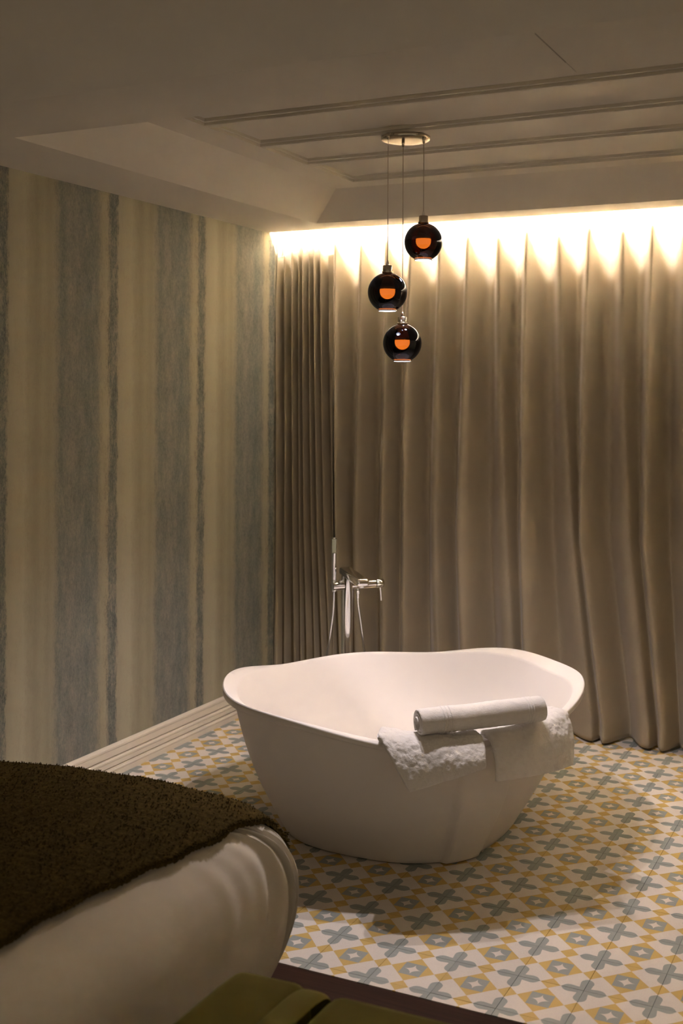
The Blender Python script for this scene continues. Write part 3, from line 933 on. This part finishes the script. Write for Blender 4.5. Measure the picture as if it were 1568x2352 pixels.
# ------------------------------------------------------------------ knitted throw
def throw_point(x, q):
    """q: metres along the bed from the near end over the foot edge and down; returns point, normal"""
    # path over the foot: flat top, then the mattress profile
    ytop = BY-.24-.0
    prof_ = [(BY-i_, z_) for z_, i_ in zip(zs_[::-1], is_[::-1])]
    pts = [(YNb, .550)]+prof_
    L = [0]
    for a, b_ in zip(pts[:-1], pts[1:]): L.append(L[-1]+math.hypot(b_[0]-a[0], b_[1]-a[1]))
    q = min(q, L[-1]-1e-6)
    k = np.searchsorted(L, q)-1; k = max(0, min(k, len(pts)-2))
    f = (q-L[k])/(L[k+1]-L[k])
    y = pts[k][0]+(pts[k+1][0]-pts[k][0])*f; z = pts[k][1]+(pts[k+1][1]-pts[k][1])*f
    dy, dz = pts[k+1][0]-pts[k][0], pts[k+1][1]-pts[k][1]; l = math.hypot(dy, dz)
    return y, z, Vector((0, -dz/l, dy/l))
QT = -.24+BY-YNb
def side_drop(x):     # the throw follows the rounded right edge of the mattress
    ins = BX-x
    if ins > .24: return 0.0
    return .550-float(np.interp(ins, is_[::-1][::-1] if False else np.sort(is_[24:]), (zs_[24:])[np.argsort(is_[24:])][np.argsort(np.argsort(np.sort(is_[24:])))]))
_ins = is_[26:]; _z = zs_[26:]
_o = np.argsort(_ins); _ins, _z = _ins[_o], _z[_o]
def side_z(x):
    return float(np.interp(BX-x, _ins, _z))
NU, NV = 330, 380
q0, q1 = .35, QT+.42
vs = []
TT = .014
xs0 = XW+.06
for j in range(NV):
    q = q0+(q1-q0)*j/(NV-1)
    y, z, n_ = throw_point(0, q)
    xr = -.680+.070*smooth01((q-(QT-.75))/.75) + .012*smooth01((q-QT-.02)/.16) + .004*math.sin(q*37)
    for i in range(NU):
        u = i/(NU-1)
        x = xs0+(xr-xs0)*u
        zz = min(z, z-(.550-min(.550, side_z(x)))*1.0) if z > .44 else z
        nn = n_.copy()
        ex = min(1, (1-u)*(xr-xs0)/.012)
        h = .009+TT*(.35+.65*math.sqrt(max(0, 1-(1-ex)**2)))
        # chunky stitches: rows across the bed, staggered
        row = q/.0135; colx = x/.0115+.5*(int(math.floor(row)) % 2)
        st = abs(math.sin(math.pi*row))**.7*abs(math.sin(math.pi*colx))**.7
        h += .0048*st + .002*noise.noise(Vector((x*60, q*60, 1)))
        h += .010*noise.noise(Vector((x*4.5, q*4.5, 3)))+.006
        h += .014*math.exp(-((x+1.15)/.35)**2)*math.exp(-((q-QT-.02)/.25)**2)
        vs.append(foot_shift(Vector((x, y, zz))+nn*h))
fs = grid_faces(NV, NU)
# turned-under edge along the right side
e0 = len(vs)
for j in range(NV):
    p = vs[j*NU+NU-1]; y, z, n_ = throw_point(0, q0+(q1-q0)*j/(NV-1))
    vs.append(p-n_*.005+Vector((.001, 0, 0)))
for j in range(NV-1): fs.append((j*NU+NU-1, e0+j, e0+j+1, (j+1)*NU+NU-1))
throw = link('throw_blanket', bm_mesh_from(vs, fs, 'throw', True), MAT['knit'])
tag(throw, 'dark olive-brown chunky knitted throw spread over the foot of the bed', 'blanket')
# loose yarn loops along the edge
vs2, fs2 = [], []
rr = random.Random(11)
def add_loop(p, d, s, r_=.0016):
    k0 = len(vs2); n0 = 7
    t = d.cross(Vector((rr.uniform(-1, 1), rr.uniform(-1, 1), rr.uniform(-1, 1)))).normalized()
    pts = [p+d*(s*math.sin(math.pi*k/(n0-1)))+t*(s*.5*(k/(n0-1)-.5)) for k in range(n0)]
    for k, pt in enumerate(pts):
        tg = (pts[min(k+1, n0-1)]-pts[max(k-1, 0)]).normalized(); a = tg.orthogonal().normalized(); b_ = tg.cross(a)
        for m in range(3):
            an = m*2.094; vs2.append(pt+r_*(math.cos(an)*a+math.sin(an)*b_))
    for k in range(n0-1):
        for m in range(3):
            fs2.append((k0+k*3+m, k0+(k+1)*3+m, k0+(k+1)*3+(m+1) % 3, k0+k*3+(m+1) % 3))
for j in range(0, NV, 1):
    p = vs[j*NU+NU-2]; y, z, n_ = throw_point(0, q0+(q1-q0)*j/(NV-1))
    for _ in range(4):
        add_loop(p+Vector((rr.uniform(-.008, .004), rr.uniform(-.004, .004), rr.uniform(-.004, .0))), (Vector((1, 0, -.2))+n_*rr.uniform(.0, 1)).normalized(), rr.uniform(.003, .009))
for _ in range(9000):
    j = rr.randrange(int(NV*.45), NV-1); i = rr.randrange(0, NU-1)
    y, z, n_ = throw_point(0, q0+(q1-q0)*j/(NV-1))
    add_loop(vs[j*NU+i]-n_*.001, (n_+Vector((rr.uniform(-.6, .6), rr.uniform(-.6, .6), 0))).normalized(), rr.uniform(.003, .007), .0012)
o = link('yarn_loops', mesh(vs2, fs2, 'loops', True), MAT['knit'], throw); o['kind'] = 'stuff'

# ------------------------------------------------------------------ olive velvet bench
ott = empty('velvet_bench', (.45, -1.95, 0))
tag(ott, 'olive green velvet bench beside the bed with a strap across it', 'bench')
OO = Vector((-.45, 1.95, 0))
def soft_box(x0, x1, y0, y1, z0, z1, bev, seg=6, puff=0.0, seed=0):
    b = box_bm(x0, x1, y0, y1, z0, z1, bev, seg)
    cx_, cy_ = (x0+x1)/2, (y0+y1)/2
    bmesh.ops.subdivide_edges(b, edges=[e for e in b.edges if e.calc_length() > .12], cuts=10, use_grid_fill=True)
    for v in b.verts:
        if v.co.z > (z0+z1)/2:
            fx_ = 1-((v.co.x-cx_)/((x1-x0)/2))**2; fy_ = 1-((v.co.y-cy_)/((y1-y0)/2))**2
            v.co.z += puff*max(0, fx_)**.5*max(0, fy_)**.5 + .004*noise.noise(v.co*7+Vector((seed, 0, 0)))
        v.co += OO
    return bm_mesh(b, 'soft', True)
BZ = .475
for o_ in (link('bench_body', soft_box(-.275, 1.15, -2.12, -1.505, .08, .36, .03, 3), MAT['velvet'], ott),
           link('seat_cushion', soft_box(-.290, -.085, -2.13, -1.490, .34, BZ, .045, 6, .006, 1), MAT['velvet'], ott),
           link('seat_cushion', soft_box(-.050, 1.16, -2.13, -1.490, .34, BZ-.004, .045, 6, .010, 2), MAT['velvet'], ott)):
    pass
# strap lying over the front edge between the cushions
vs = []
path = [(-2.14, BZ+.004), (-1.9, BZ+.010), (-1.66, BZ+.010), (-1.56, BZ+.006), (-1.515, BZ-.006), (-1.494, BZ-.028), (-1.484, BZ-.06), (-1.483, .30), (-1.49, .12)]
for y, z in path:
    for x, dz_ in ((-.112, -.004), (-.106, .001), (-.085, .003), (-.064, .003), (-.052, .000), (-.047, -.008)):
        vs.append(Vector((x, y, z+dz_))+OO)
o = link('strap', mesh(vs, grid_faces(len(path), 6), 'strap', True), MAT['velvet_lit'], ott)
sd = o.modifiers.new('sub', 'SUBSURF'); sd.levels = 2; sd.render_levels = 2
for x in (-.22, 1.09):
    for y in (-2.06, -1.56):
        lg = lathe([(0, .085), (.022, .085), (.016, .0), (0, .0)], 20, (x+OO.x, y+OO.y, 0))
        link('leg', lg, MAT['wood'], ott)
